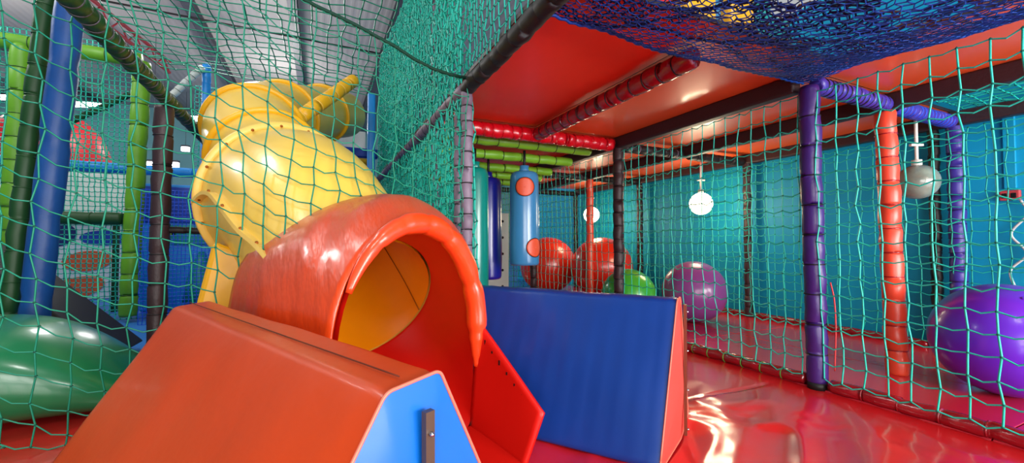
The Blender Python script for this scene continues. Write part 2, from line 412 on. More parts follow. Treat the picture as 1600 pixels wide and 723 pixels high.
padded('edge_roll', 'glossy red edge roll on the floor under the near net, in front of purple post', 'edge roll', (2.65,-.6,.035), (2.65,1.37,.035), .038, M['reddark'], M['reddark'], .15, RG, .1)
padded('edge_roll', 'dull red edge roll along the foot of the blue wall', 'edge roll', (4.47,-.6,.03), (4.47,1.35,.03), .032, M['reddark'], M['reddark'], .15, RG, .1)
padded('edge_roll', 'dull red edge roll along the foot of the blue wall behind the orange post', 'edge roll', (4.47,1.61,.03), (4.47,3.06,.03), .032, M['reddark'], M['reddark'], .15, RG, .1)
padded('edge_roll', 'dull red edge roll along the foot of the blue wall behind the mauve ball', 'edge roll', (4.47,3.18,.03), (4.47,6.5,.03), .032, M['reddark'], M['reddark'], .15, RG, .1)
LG = 'lime rollers under the deck'
for k, y in enumerate((3.47, 3.82, 4.25, 4.5, 4.78)):
    w = ['nearest and longest looking', 'second from the front, carrying the light blue bag', 'third from the front', 'fourth from the front', 'hindmost'][k]
    padded('padded_roller', 'lime green padded roller under the deck, %s' % w, 'roller', (.86,y,Z-(0,.05,.09,.13,.16)[k]), (2.5,y,Z-(0,.05,.09,.13,.16)[k]), .046, M['lime'], None, .2, LG, .02)

# ------------------------------------------------------------------ deck panels
DG = 'orange deck panels'
def panel(lb, xa, xb, ya, yb, m, z=1.86):
    t = thing('deck_panel', lb, 'deck panel', ((xa+xb)/2, (ya+yb)/2, z), DG)
    obj('board', *box_v(((xa+xb)/2, (ya+yb)/2, z+.012), ((xb-xa)/2-.002, (yb-ya)/2-.002, .012), 0, .003), M['dark'], t, False)
    vs = []; fs = []; n = 14
    for i in range(n):
        for j in range(n):
            x = xa+.003+(xb-xa-.006)*i/(n-1); y = ya+.003+(yb-ya-.006)*j/(n-1)
            s = math.sin(PI*i/(n-1))*math.sin(PI*j/(n-1))
            vs.append((x, y, z-.004-.02*s+.004*noise.noise(V((x*4,y*4,z)))))
    for i in range(n-1):
        for j in range(n-1): fs.append([i*n+j, i*n+j+1, (i+1)*n+j+1, (i+1)*n+j])
    obj('underside_pad', vs, fs, m, t)
panel('red deck underside panel at the left of the lengthwise red beam', .8, 1.7, 1.3, 3.15, M['deckred'])
panel('red deck underside panel, light painted in as orange, right of the lengthwise red beam', 1.7, 2.6, 1.3, 3.15, M['deckorange'])  # same deck as the left panel, its lit look put into the colour
panel('red deck panel hidden above the lime rollers', .8, 2.6, 3.15, 6.6, M['deckred'])
ys = [-.9, 1.43, 3.15, 4.87, 6.58]
wh = ['at the right edge of the photo', 'between purple post and nearer lit globe', 'above the mauve and green balls', 'above the red balls']
for k in range(4):
    panel('glossy orange ceiling panel of the enclosure %s, near row' % wh[k], 2.6, 3.5, ys[k], ys[k+1], M['deckorange'])
    if k: panel('glossy orange ceiling panel of the enclosure %s, wall row' % wh[k], 3.5, 4.55, ys[k], ys[k+1], M['deckorange'])
# upper storey padding, seen through the teal net
o = obj('wall_pad', *box_v((2.5, 4.0, 2.7), (.04, 2.4, .75), 0, .03), M['tealpad'], None); tag(o, 'teal padded wall on the upper level behind the fine net', 'wall pad')

# ------------------------------------------------------------------ nets
c = .097
G = planar((2.6, -.55, .075), (0, c, 0), (0, 0, c), 21, 18, .008, (1, 0, 0)); 
net('safety_net', 'teal knotted net right of the purple post, in front of the purple ball', G, r=.0041, group='teal safety nets of the enclosure', sag=.16)
G = planar((2.6, 1.5, .075), (0, c, 0), (0, 0, c), 18, 18, .008, (1, 0, 0))
net('safety_net', 'teal knotted net between the purple post and the dark brown post', G, r=.0042, group='teal safety nets of the enclosure', sag=.16)
G = planar((2.6, 3.2, .075), (0, c, 0), (0, 0, c), 36, 18, .008, (1, 0, 0))
net('safety_net', 'teal knotted net in front of the red balls, behind the dark brown post', G, r=.0034, k=3, group='teal safety nets of the enclosure', sag=.1)
G = planar((4.40, -.8, .06), (0, c, 0), (0, 0, c), 76, 18, .010, (1, 0, 0))
net('safety_net', 'teal net hanging close against the blue wall', G, r=.0042, k=3, group='teal safety nets of the enclosure', sag=.15, m=M['net'])
G = planar((2.65, 6.62, .06), (c, 0, 0), (0, 0, c), 19, 18, .01, (0, 1, 0))
net('safety_net', 'green net closing the far end of the enclosure', G, r=.005, k=3, m=M['netlime'], group='teal safety nets of the enclosure')
G = planar((3.53, -.9, 1.84), (.07, 0, 0), (0, .07, 0), 13, 33, .01, (0, 0, 1.5)); 
net('roof_net', 'teal net ceiling at the upper right corner beside the orange panels', G, r=.005, sag=0)
# fine teal net wall beside the slide, two slack layers
for k, (x, lb) in enumerate(((.79,'dense teal net wall running back beside the yellow slide, front layer'), (.86,'dense teal net wall running back beside the yellow slide, rear layer'))):
    ny_, nz_ = 74, 50
    yy, zz = np.meshgrid(np.arange(ny_)*.0545+2.4, np.arange(nz_)*.07+.06, indexing='ij')
    w = rng.normal(0, .008, (ny_, nz_)); w2 = rng.normal(0, .006, (ny_, nz_))
    G = np.stack([x+.02*np.sin(yy*3+k)*np.sin(zz*2.3)+w, yy+w2+.01*np.where(np.arange(nz_) % 2 == 0, 1, -1)[None, :], zz+rng.normal(0, .01, (ny_, nz_))], -1)
    ok = (zz < 3.5)
    net('net_wall', lb, G, ok, r=.0072 if not k else .0055, k=3, sag=.2, cell=.07, kr=1.6, group='dense teal net walls')
G = planar((.8, 1.25, 1.84), (0, .06, 0), (0, 0, .07), 19, 25, .01, (1, 0, 0))
net('net_wall', 'teal net wall above the left edge of the red deck', G, r=.0045, k=3, sag=.15, cell=.07, group='dense teal net walls')
# roof net of the upper level, horizontal
i, j = np.meshgrid(np.arange(18), np.arange(34), indexing='ij')
G = np.stack([-2.2+i*.175, 1.2+j*.2, 3.5+.04*np.sin(i*.5)*np.sin(j*.4)-.02*np.cos(i*.3)], -1)+rng.normal(0, .012, (18, 34, 3))
net('roof_net', 'wide green net ceiling stretched high above the yellow slide', G, r=.0085, k=4, m=M['netfront'], mk=M['netfront'], kr=1.9, sag=0)
path = catmull([(-.19,2.99,1.115),(-.07,2.73,1.04),(.08,2.40,.77),(.17,2.10,.56)], 8)
N = len(path)
rad = [.455-.075*(i/(N-1))**1.3 for i in range(N)]
slide_path, slide_rad = path, [r+.0 for r in rad]
slide_rad[0] += .04
# front net hanging in front of the slide
def hood_back_z(x):
    pts = [(-.46,0),(-.42,.2),(-.36,.52),(-.31,.76),(-.22,.88),(-.05,.99),(.15,1.06),(.3,1.09),(.45,1.07),(.62,.97),(.73,.84),(.8,.6)]
    if x <= pts[0][0]: return 0
    for a, b_ in zip(pts, pts[1:]):
        if a[0] <= x <= b_[0]: return a[1]+(b_[1]-a[1])*(x-a[0])/(b_[0]-a[0])
    return .6
def rope_z(x): # the top rope climbs from the grey post to the left
    t = (.8-x)/1.1
    return 1.8+.36*t+.05*math.sin(min(t,1)*PI)*-1
cx = .1
nu, nv = 36, 26
G = np.zeros((nu, nv, 3)); ok = np.zeros((nu, nv), bool)
for a in range(nu):
    x = .77-a*cx
    top = rope_z(x); bot = hood_back_z(x)
    for b_ in range(nv):
        z = top-b_*.1*(1.0)
        sl = .05*math.sin(a*.45)*math.sin(b_*.3)
        G[a, b_] = (x+(.005 if b_ % 2 else -.005)+random.uniform(-.005,.005)+.01*math.sin(b_*.8+a), 2.33-.10*(max(0, z-1.1)**1.2)+sl*.5, max(z, .02)+random.uniform(-.006,.006)-.02*math.sin(a*.9))
        q = V(G[a, b_]); 
        for _ in range(60):
            if min((q-p).length-r for p, r in zip(slide_path, slide_rad)) > .022: break
            q.y -= .012
        G[a, b_] = q
        ok[a, b_] = z > bot-.07
fn = net('front_net', 'large green net hanging in front of the yellow slide and left posts', G, ok, r=.0034, m=M['netfront'], mk=M['knotfront'], kr=2.1, sag=.14)
tube('top_rope', [G[a, 0] for a in range(nu)], .0095, M['netdark'], fn, 6)
tube('edge_rope', [(x, 2.325, hood_back_z(x)+.012) for x in np.linspace(-.45, .78, 40)], .011, M['netdark'], fn, 6)
# nets of the left background
G = planar((-4.6, 6.35, -.05), (.05, 0, 0), (0, 0, .055), 54, 60, .006, (0, 1, 0))
net('background_net', 'fine teal net between the lime posts in the left background', G, r=.0068, k=3, sag=.1, cell=.05, kr=1.5, group='fine nets in the left background')
G = planar((-1.85, 8.2, -.05), (.06, 0, 0), (0, 0, .065), 30, 54, .006, (0, 1, 0))
net('background_net', 'fine teal net behind the slanting beam and blue pole', G, r=.008, k=3, sag=.1, cell=.05, kr=1.5, group='fine nets in the left background')
G = planar((-1.68, 5.5, .0), (.035, 0, 0), (0, 0, .04), 30, 36, .003, (0, 1, 0))
net('background_net', 'royal blue net beside the lime post, left of the slide', G, r=.0045, k=3, sag=0, m=M['netroyal'], mk=M['netroyal'], kr=1.2, group='fine nets in the left background')

# blue cargo net sagging overhead
def sagz(x, y):
    u = (x-.8)/1.8; v = (1.45-y)/2.4
    v = min(max(v, 0), 1)
    return 1.80-.24*math.sin(PI*min(max(u,0),1))**.8*math.sin(PI*min(v*1.0, 1))**.7 - .03*math.sin(PI*min(max(u,0),1))
def cargo(name, lb, off, amp, cell, r, m, seed, hole=None):
    nx_, ny_ = int(1.82/cell), int(2.35/cell)
    G = np.zeros((nx_, ny_, 3))
    for a in range(nx_):
        for b_ in range(ny_):
            # diamond mesh: the grid is turned by shearing every second row
            x = .79+1.82*a/(nx_-1); y = 1.46-2.35*b_/(ny_-1)
            p = V((x*4+seed, y*4, seed))
            G[a, b_] = (x+.25*cell*(1 if b_ % 2 else -1)+.012*noise.noise(p*1.7), y+.015*noise.noise(p*2.1+V((5,0,0)))+.2*cell*(1 if a % 2 else -1), sagz(x, y)+off*(.25+math.sin(PI*(x-.79)/1.82))+amp*noise.noise(p*.8)+amp*.5*noise.noise(p*2.5)*min(1, 4*(1.5-y)))
    ok = None
    if hole is not None: ok = np.array([[noise.noise(V((G[a, b_, 0]*6.5, G[a, b_, 1]*6.5, seed))) > hole or b_ < 3 for b_ in range(ny_)] for a in range(nx_)])
    o = net(name, lb, G, ok, r=r, m=m, kr=1.3, mk=m, sag=0, k=3, group='blue cargo nets overhead')
    return o, G
o, G1 = cargo('cargo_net', 'bright blue rope net sagging overhead at the top right, lowest layer', 0, .012, .025, .0026, M['netblue'], 1.)
tube('edge_rope', [G1[a, 0] for a in range(0, G1.shape[0])], .008, M['netblue'], o, 6)
cargo('cargo_net', 'dark navy rope net crumpled just above the bright blue net overhead', .07, .05, .026, .0044, M['netnavy'], 3.3, -.04)
cargo('cargo_net', 'dusky brown rope net crumpled highest above the bright blue net overhead', .13, .07, .03, .0046, M['netbrown'], 7.1, .12)
fo = [((1.86,1.60),(.10,.06,.16),'yellowpad','yellow'),((1.98,1.75),(.07,.05,.24),'yellowrim','pale yellow'),((1.58,1.66),(.13,.06,.13),'redpad','red'),
      ((2.48,1.62),(.17,.07,.17),'tealpad','teal'),((2.36,1.85),(.10,.05,.27),'bagblue','light blue'),((2.18,1.58),(.08,.05,.19),'yellowpad','amber yellow'),((1.36,1.72),(.08,.06,.12),'orangepost','orange'),((2.05,2.05),(.16,.05,.36),'tealpad','tall teal')]
for k, ((x, y), h, m, cn) in enumerate(fo):
    w = ['left of the amber yellow one','just behind the yellow one','second from the left end','farthest right, above the purple post','behind and left of the teal one','left of the light blue one','at the left end','hindmost of all'][k]
    o = obj('foam_block', *box_v((x, y, 1.886+h[2]), h, random.uniform(-.5, .1), .025), M[m], None)
    tag(o, '%s foam block behind the blue net overhead, %s' % (cn, w), 'foam block', 'foam blocks on the upper deck')

# ------------------------------------------------------------------ soft wedges
def round_profile(poly, rad, n=6):
    out = []; N = len(poly)
    for i in range(N):
        a, b_, c_ = V(poly[i-1]), V(poly[i]), V(poly[(i+1) % N]); r = rad[i]
        d1 = (a-b_).normalized(); d2 = (c_-b_).normalized(); ang = d1.angle(d2); t = min(r/math.tan(ang/2), (a-b_).length*.45, (c_-b_).length*.45)
        p, q = b_+d1*t, b_+d2*t
        for k in range(n+1):
            f = k/n; out.append(p*(1-f)**2+b_*2*f*(1-f)+q*f*f)
    return out
def densify(pts, step):
    out = []
    for a, b_ in zip(pts, pts[1:]+pts[:1]):
        n = max(1, int((b_-a).length/step))
        for k in range(n): out.append(a.lerp(b_, k/n))
    return out
def wedge(name, label, P1, P2, poly, rad, mcover, mend, mpipe, mstrip, strip, group, rib=0, skew=0):
    P1, P2 = V(P1), V(P2); d = (P2-P1); L = d.length; d.normalize(); e = V((-d.y, d.x, 0)) * -1   # e to the right of the axis seen from P1
    t = thing(name, label, 'foam wedge', (P1.x, P1.y, 0), group)
    prof = densify(round_profile([V((a, b_, 0)) for a, b_ in poly], rad), .03); N = len(prof)
    cen = V((0, .25, 0)); rows = 40; vs = []; fs = []
    for i in range(rows+1):
        f = i/rows
        for k, p in enumerate(prof):
            w = P1+d*(L*f)
            puff = 0
            q = V((p.x, p.y, 0)); n_ = (q-cen).normalized()
            pos = w+e*q.x+V((0,0,q.y))
            am = .006*noise.noise(pos*4)+(.0012*math.sin(f*L*2*PI/.085)*rib if rib else 0)
            if q.y > .02: q = q+n_*(am - (.006 if i in (0, rows) else 0))
            vs.append(w+e*q.x+d*(skew*min(q.x,0)*(1-f)**2)+V((0,0,max(q.y, .002))))
    for i in range(rows):
        for k in range(N): fs.append([i*N+k, i*N+(k+1) % N, (i+1)*N+(k+1) % N, (i+1)*N+k])
    fs.append([rows*N+k for k in range(N)])
    obj('cover', vs, fs, mcover, t)
    # puffed end panel
    vs = []; fs = []; rings = 10
    for i in range(rings+1):
        s = 1-i/rings
        for p in prof:
            q = cen+(V((p.x, p.y, 0))-cen)*max(s, .001)
            bulge = .012*(1-s*s)+.004*noise.noise(V((q.x*7, q.y*7, 2)))*(1-s**4)
            vs.append(P1-d*bulge+d*(skew*min(q.x,0))+e*q.x+V((0,0,max(q.y,.003))))
    for i in range(rings):
        for k in range(N): fs.append([i*N+k, (i+1)*N+k, (i+1)*N+(k+1) % N, i*N+(k+1) % N])
    obj('end_panel', vs, fs, mend, t)
    tube('piping', [P1-d*.001+d*(skew*min(p.x,0))+e*p.x+V((0,0,max(p.y,.006))) for p in prof+prof[:1]], 0.0032, mpipe, t, 6)
    # fixing strip
    s0, z0, s1, z1, wd, nb = strip
    m0 = P1-d*.028+e*s0; m1 = P1-d*.024+e*s1
    up = V((0,0,1)); b = MB()
    vs = [m0+e*(-wd)+up*z0, m0+e*wd+up*z0, m1+e*wd+up*z1, m1-e*wd+up*z1]
    vs = vs+[v+d*.012 for v in vs]
    sp = obj('fixing_strip', vs, [[0,1,2,3],[7,6,5,4],[0,4,5,1],[1,5,6,2],[2,6,7,3],[3,7,4,0]], mstrip, t, False)
    for k in range(nb):
        f = .055+.9*k/max(1, nb-1) if nb > 1 else .07
        p = m0.lerp(m1, f)+up*(z0+(z1-z0)*f)-d*.002
        rb = wd*.45
        obj('bolt', *sweep_v([p+d*.004, p-d*.003, p-d*.006], [rb, rb, rb*.6], 12), M['bolt'], sp)
    return t, d, e, L
WG = 'foam wedges beside the slide exit'
tA, dA, eA, LA = wedge('foam_wedge', 'big burnt orange foam wedge with blue end in the foreground', (.154,.727,0), (-.458,2.045,0),
    [(-.45,0),(.36,0),(.055,.615),(-.058,.605)], [.02,.02,.02,.03], M['vinylorange'], M['bluevinyl'], M['piping'], M['strip'], (.012,.56,.02,.02,.0095,1), WG)
# stitched seam along the ridge
tube('seam', [V((.154,.727,.6135))+dA*(LA*f)-eA*.012 for f in np.linspace(.02,.98,30)], 0.0016, M['seamline'], tA, 5)
tB, dB, eB, LB = wedge('foam_wedge', 'navy blue foam wedge with coral end behind the slide exit', (1.417,1.318,0), (.80,2.165,0),
    [(-.325,0),(.30,0),(.035,.612),(-.035,.606)], [.03,.03,.03,.04], M['navyvinyl'], M['pinkvinyl'], M['piping'], M['stripred'], (.02,.58,.03,.015,.011,4), WG, rib=1, skew=-.11)

# ------------------------------------------------------------------ slide
sl = thing('tube_slide', 'yellow plastic tube slide curving down into the orange hood', 'slide', (0,2.6,0))
def rev(path, rad, n=40, caps=False): return sweep_v(path, rad, n, caps)
# lower flared section
lo = obj('lower_section', *rev(path, rad), M['yellow'], sl)
fr = [V(p) for p in path]
def ring(name, c, ax, r0, r1, th, m, parent, n=48):
    d, u, w = frame(ax); vs = []; fs = []
    prof = [(r0, -th), (r1, -th), (r1+.006, 0), (r1, th), (r0, th)]
    for k in range(n):
        a = 2*PI*k/n; q = u*math.cos(a)+w*math.sin(a)
        for (r, h) in prof: vs.append(V(c)+q*r+d*h)
    P = len(prof)
    for k in range(n):
        for j in range(P): fs.append([k*P+j, k*P+(j+1) % P, ((k+1) % n)*P+(j+1) % P, ((k+1) % n)*P+j])
    return obj(name, vs, fs, m, parent)
ax0 = path[1]-path[0]
fl = ring('flange', path[0], ax0, .44, .485, .014, M['yellowrim'], sl)
d_, u_, w_ = frame(ax0)
for k in range(18):
    a = 2*PI*k/18; p = path[0]+(u_*math.cos(a)+w_*math.sin(a))*.463
    obj('bolt', *sweep_v([p-d_*.02, p+d_*.02], [.010,.008], 8), M['seam'], fl)
# lengthwise flange on the left side, with bolts
vs = []; fs = []; seampts = []
for i, p in enumerate(path):
    t = (path[min(i+1,N-1)]-path[max(i-1,0)]).normalized()
    side = V((-1,-.25,-.05))+V((0,0,.75))*(i/(N-1)); side = (side-t*side.dot(t)).normalized(); nrm = t.cross(side)
    r = rad[i]
    for rr, hh in ((r-.005,-.01),(r+.038,-.01),(r+.038,.01),(r-.005,.01)): vs.append(p+side*rr+nrm*hh)
    seampts.append(p+side*(r+.022))
for i in range(N-1):
    for j in range(4): fs.append([i*4+j, i*4+(j+1) % 4, (i+1)*4+(j+1) % 4, (i+1)*4+j])
sf = obj('side_flange', vs, fs, M['yellowrim'], sl, False)
for k in range(2, N, 4):
    obj('bolt', *sweep_v([seampts[k]+V((0,-.014,.014)), seampts[k]-V((0,-.014,.014))], [.007,.007], 8), M['seam'], sf)
inn = obj('inner_glow_wall', *rev(path, [r-.014 for r in rad]), M['amber'], sl)  # added inner shell, amber stands for light coming through the yellow tube
q_ = [path[i]+(V((.55,.25,.25))).normalized()*0 for i in range(N)]
sm = []
for i in range(N-14, N):
    t = (path[min(i+1,N-1)]-path[max(i-1,0)]).normalized(); b_ = V((1,.5,-.2)); b_ = (b_-t*b_.dot(t)).normalized(); sm.append(path[i]+b_*(rad[i]-.017))
tube('inner_seam', sm, .003, M['seam'], inn, 5)
# upper section and elbow
p2 = catmull([(-.19,2.96,1.14),(-.33,3.42,1.42),(-.47,3.84,1.72),(-.45,4.32,1.96),(-.20,5.0,2.22),(.04,5.5,2.42),(.28,6.0,2.58)], 8)
N2 = len(p2)
up = obj('upper_section', *rev(p2, [.365-.065*(i/(N2-1)) for i in range(N2)]), M['yellow'], sl)
for i in (9, 17, 28, 39):
    rr0 = .365-.065*(i/(N2-1)); ring('flange', p2[i], p2[i+1]-p2[i-1], rr0-.012, rr0+.03, .013, M['yellowdeep'], sl)
# padded yellow support under the slide
yb = thing('support_pad', 'yellow padded support block under the left side of the slide', 'support', (-.66,2.72,0))
b = [(-.62,2.62,0),(-.38,2.62,0),(-.38,2.9,0),(-.62,2.9,0),(-.575,2.6,.5),(-.34,2.6,.45),(-.34,2.85,.45),(-.575,2.85,.5),(-.50,2.58,.86),(-.36,2.58,.80),(-.36,2.74,.78),(-.50,2.74,.84)]
o = obj('foam_cover', b, [[3,2,1,0],[0,1,5,4],[1,2,6,5],[2,3,7,6],[3,0,4,7],[4,5,9,8],[5,6,10,9],[6,7,11,10],[7,4,8,11],[8,9,10,11]], M['yellowpad'], yb, False)
md = o.modifiers.new('b', 'BEVEL'); md.width = .03; md.segments = 3

# orange vinyl hood at the exit
hd = thing('slide_hood', 'orange vinyl hood with padded round mouth around the slide exit', 'hood', (.3,1.9,0))
Cc = V((.345,1.603,0)); eF = V((.868,.497,0)); HW = .335
def front(t, k=1.0, lift=0):   # t 0..1 right foot -> over -> left foot
    zs = .46; H = .45*k+lift
    if t < .22: f = t/.22; return Cc+eF*(HW*k)+V((0,0,zs*f))
    if t > .78: f = (1-t)/.22; return Cc-eF*(HW*k)+V((0,0,zs*f))
    a = PI*(t-.22)/.56
    return Cc+eF*(HW*k*math.cos(a))+V((0,0,zs+H*math.sin(a)))
bk = catmull([(.60,2.24,0),(.63,2.24,.3),(.68,2.24,.62),(.72,2.25,.83),(.60,2.25,.985),(.45,2.25,1.065),(.28,2.25,1.085),(.08,2.25,1.04),(-.1,2.25,.965),(-.24,2.25,.86),(-.33,2.25,.72),(-.37,2.25,.5),(-.40,2.24,.25),(-.42,2.24,0)], 6)
def resample(pts, n):
    L = [0]
    for a, b_ in zip(pts, pts[1:]): L.append(L[-1]+(b_-a).length)
    out = []; j = 0
    for i in range(n):
        s = L[-1]*i/(n-1)
        while j < len(L)-2 and L[j+1] < s: j += 1
        out.append(pts[j].lerp(pts[j+1], (s-L[j])/max(1e-9, L[j+1]-L[j])))
    return out
NS = 72
bkr = resample(bk, NS); ftr = resample([front(i/200, 1.06) for i in range(201)], NS)
rows = 22; vs = []; fs = []
for i in range(rows+1):
    f = i/rows
    for k in range(NS):
        p = ftr[k].lerp(bkr[k], f); s = k/(NS-1)
        out = (p-V((.25,1.95,.35))); out.z *= .8; out.normalize()
        bul = .05*math.sin(PI*f)*math.sin(PI*s)
        wr = .020*noise.noise(V((s*13+f*4.5, f*2.2, 1)))+.009*noise.noise(V((s*38+f*9, f*3, 5)))
        if f in (0,): wr = 0
        vs.append(p+out*(bul+wr*math.sin(PI*min(f*1.3,1))))
for i in range(rows):
    for k in range(NS-1): fs.append([i*NS+k, i*NS+k+1, (i+1)*NS+k+1, (i+1)*NS+k])
o = obj('hood_cover', vs, fs, M['hood'], hd); md = o.modifiers.new('t', 'SOLIDIFY'); md.thickness = .008; md.offset = -1
# padded roll around the mouth: right side down to the wing, left side partway
tp = [front(.14+(.69-.14)*i/70, 1.03)-V((.5,-.87,0))*-.012 for i in range(71)]
rr = []
for i in range(71):
    f = i/70
    r = .045*(1-.75*max(0,(f-.62)/.38)**1.3)*(1 if f > .16 else .3+.7*f/.16)
    r *= 1-.17*max(0, math.sin(f*44+2*math.sin(f*9)))**8 + .05*noise.noise(V((f*20,0,0)))
    rr.append(r)
rl = obj('mouth_roll', *sweep_v(tp, rr, 18, True, .09), M['rollorange'], hd)
# inner red lining from the tube ring to the mouth
d_, u_, w_ = frame(path[-1]-path[-3]); endc = path[-1]; er = rad[-1]
nl = 48; vs = []; fs = []
def mouth_loop(a):  # a: angle, 0 = right, counterclockwise seen from the front
    if a <= PI: x = math.cos(a)*HW; z = .46+.45*math.sin(a)
    else:
        x = math.copysign(abs(math.cos(a))**.16, math.cos(a))*HW; z = .46-.44*abs(math.sin(a))**.25
    return Cc+eF*x+V((0,0,z))
axd = (path[-1]-path[-3]).normalized(); rt = (eF-axd*eF.dot(axd)).normalized(); upv = rt.cross(axd)*1
if upv.z < 0: upv = -upv
for i in range(9):
    f = i/8
    for k in range(nl):
        a = 2*PI*k/nl
        p = endc+axd*.0+(rt*math.cos(a)+upv*math.sin(a))*(er-.004)
        q = mouth_loop(a); vs.append(p.lerp(q, f))
for i in range(8):
    for k in range(nl): fs.append([i*nl+k, i*nl+(k+1) % nl, (i+1)*nl+(k+1) % nl, (i+1)*nl+k])
obj('lining', vs, fs, M['redliner'], hd)
# flared side wing and bed at the exit
W = [Cc+eF*(HW+.03)+V((0,0,.50)), Cc, V((.79,1.396,.195))]
W[1] = W[0].lerp(W[2], .5)
lowA, lowB = Cc+eF*(HW-.015)+V((0,0,.0)), V((.715,1.41,.0))
n_ = V((.8,.5,.2)).normalized()*.018
nu_, nv_ = 16, 10; vs = []; fs = []
for i in range(nu_+1):
    f = i/nu_; a_ = W[0].lerp(W[2], f); b_ = lowA.lerp(lowB, f)
    for j_ in range(nv_+1):
        g = j_/nv_; vs.append(b_.lerp(a_, g)+n_*(.9*math.sin(PI*g)*math.sin(PI*f)))
for i in range(nu_):
    for j_ in range(nv_): fs.append([i*(nv_+1)+j_, (i+1)*(nv_+1)+j_, (i+1)*(nv_+1)+j_+1, i*(nv_+1)+j_+1])
wing = obj('side_wing', vs, fs, M['redliner'], hd); md = wing.modifiers.new('t','SOLIDIFY'); md.thickness = .016; md.offset = 0
for k in range(9):
    f = k/8*.92+.04; p = (W[0].lerp(W[1], f*2) if f < .5 else W[1].lerp(W[2], f*2-1))-V((0,0,.045))-n_*.42
    obj('stitch', *box_v(p, (.004,.004,.005+.006*random.random()), .6, .001), M['stitch'], wing)
bed = [front(1, .97), front(0, .97), V((.72,1.41,0)), V((.42,1.2,0))]
bed = [V((p.x, p.y, .035 if i < 2 else .012)) for i, p in enumerate(bed)]
obj('exit_bed', bed+[V((p.x,p.y,0)) for p in bed], [[0,1,2,3],[7,6,5,4],[0,4,5,1],[1,5,6,2],[2,6,7,3],[3,7,4,0]], M['redliner'], hd, False)

# ------------------------------------------------------------------ green padded log at left
gl = thing('foam_log', 'large green vinyl padded log lying behind the net at lower left', 'foam log', (-1.8,2.93,0))
pts = []; rr = []
for i in range(60):
    f = i/59; x = -3.4+2.55*f
    e = 1-max(0, (f-.72)/.28)**2.2*.75
    pts.append(V((x, 2.93, 0))); rr.append(e)
vs = []; fs = []; n = 40
for p, e in zip(pts, rr):
    for k in range(n):
        a = 2*PI*k/n; s = math.sin(a); c_ = math.cos(a)
        zz = .24*e+.24*e*math.copysign(abs(s)**.75, s); yy = .40*math.copysign(abs(c_)**.8, c_)*(.45+.55*e)
        zz *= 1.04-.16*abs(p.x+1.25)**1.2
        vs.append(V((p.x, 2.93+yy, max(.004, zz))))
for i in range(59):
    for k in range(n): fs.append([i*n+k, i*n+(k+1) % n, (i+1)*n+(k+1) % n, (i+1)*n+k])
fs.append(list(range(n))[::-1]); fs.append([59*n+k for k in range(n)])
obj('cover', vs, fs, M['greenpvc'], gl)

# ------------------------------------------------------------------ balls
def ball(label, cx_, cy_, r, m):
    t = thing('exercise_ball', label, 'ball', (cx_, cy_, 0), 'exercise balls')
    vs = []; fs = []; nu_, nv_ = 56, 40; ax = V((random.uniform(-.6,.6), random.uniform(-.6,.6), 1)).normalized(); q = V((0,0,1)).rotation_difference(ax)
    for i in range(nv_+1):
        th = PI*i/nv_; rr_ = r*(1-.004*(i % 2)*(1 if 4 < i < 36 else 0))
        for k in range(nu_):
            a = 2*PI*k/nu_; p = q @ V((math.sin(th)*math.cos(a), math.sin(th)*math.sin(a), math.cos(th)))*rr_
            vs.append(V((cx_+p.x, cy_+p.y, max(.004, r+p.z*.99))))
    for i in range(nv_):
        for k in range(nu_): fs.append([i*nu_+k, (i+1)*nu_+k, (i+1)*nu_+(k+1) % nu_, i*nu_+(k+1) % nu_])
    obj('skin', vs, fs, m, t)
    p = q @ V((0,0,1)); c_ = V((cx_, cy_, r))+p*r*.988
    obj('valve_plug', *sweep_v([c_-p*.004, c_+p*.004, c_+p*.006], [.012,.012,.006], 12), m, t)
    return t
ball('purple exercise ball at the right edge of the photo', 3.47, .93, .31, M['ballpurple'])
ball('mauve exercise ball near the blue wall, right of the green one', 3.64, 3.18, .325, M['ballmauve'])
ball('green exercise ball behind the dark brown post', 2.98, 3.45, .285, M['ballgreen'])
ball('red exercise ball behind the slim orange post', 3.93, 5.15, .465, M['ballred'])
ball('red exercise ball farthest left behind the light blue bag', 3.50, 6.05, .47, M['ballred'])

# ------------------------------------------------------------------ punching bags
def bag(label, x, y, z0, z1, r, m, dots=(), ztop=1.74, tilt=0):
    t = thing('punching_bag', label, 'punching bag', (x, y, z0), 'punching bags under the lime rollers')
    H = z1-z0; prof = [(.0,.85),(.012,.97),(.03,1.0),(.2,1.03),(.6,1.0),(.85,.98),(.95,.96),(.985,.88),(1,.70)]
    prof = [(-.004,.3)]+prof
    vs, fs = sweep_v([V((x, y, z0+H*f)) for f, _ in prof], [r*k for _, k in prof], 32, True, .025)
    b = obj('bag_body', vs, fs, m, t)
    # gathered cloth at the top and the hanging strap
    tube('gathered_neck', [(x,y,z1-.03),(x,y,z1+.03),(x,y,z1+.06)], [r*.55,r*.3,r*.34], m, t, 14, 0, .3)
    tube('hanging_strap', [(x,y,z1+.04),(x,y,ztop)], .014, M['black'], t, 8)
    for (a0, zc, rd) in dots:
        vs = []; fs = []; n = 28; rings = 6
        for i in range(rings+1):
            for k in range(n):
                s = rd*i/rings; th = 2*PI*k/n
                a = a0+s*math.cos(th)/r; vs.append(V((x+(r*1.035+.004)*math.cos(a), y+(r*1.035+.004)*math.sin(a), zc+s*math.sin(th))))
        for i in range(rings):
            for k in range(n): fs.append([i*n+k, i*n+(k+1) % n, (i+1)*n+(k+1) % n, (i+1)*n+k])
        o = obj('dot', vs, fs, M['dot'], t); md = o.modifiers.new('t','SOLIDIFY'); md.thickness = .003; md.offset = 0
        o['label'] = 'orange round dot'
        rim = [vs[rings*n+k] for k in range(n)]+[vs[rings*n]]
        tube('dot_rim', rim, .0035, M['stitch'], o, 5)
ca = math.atan2(-3.6, -1.85)
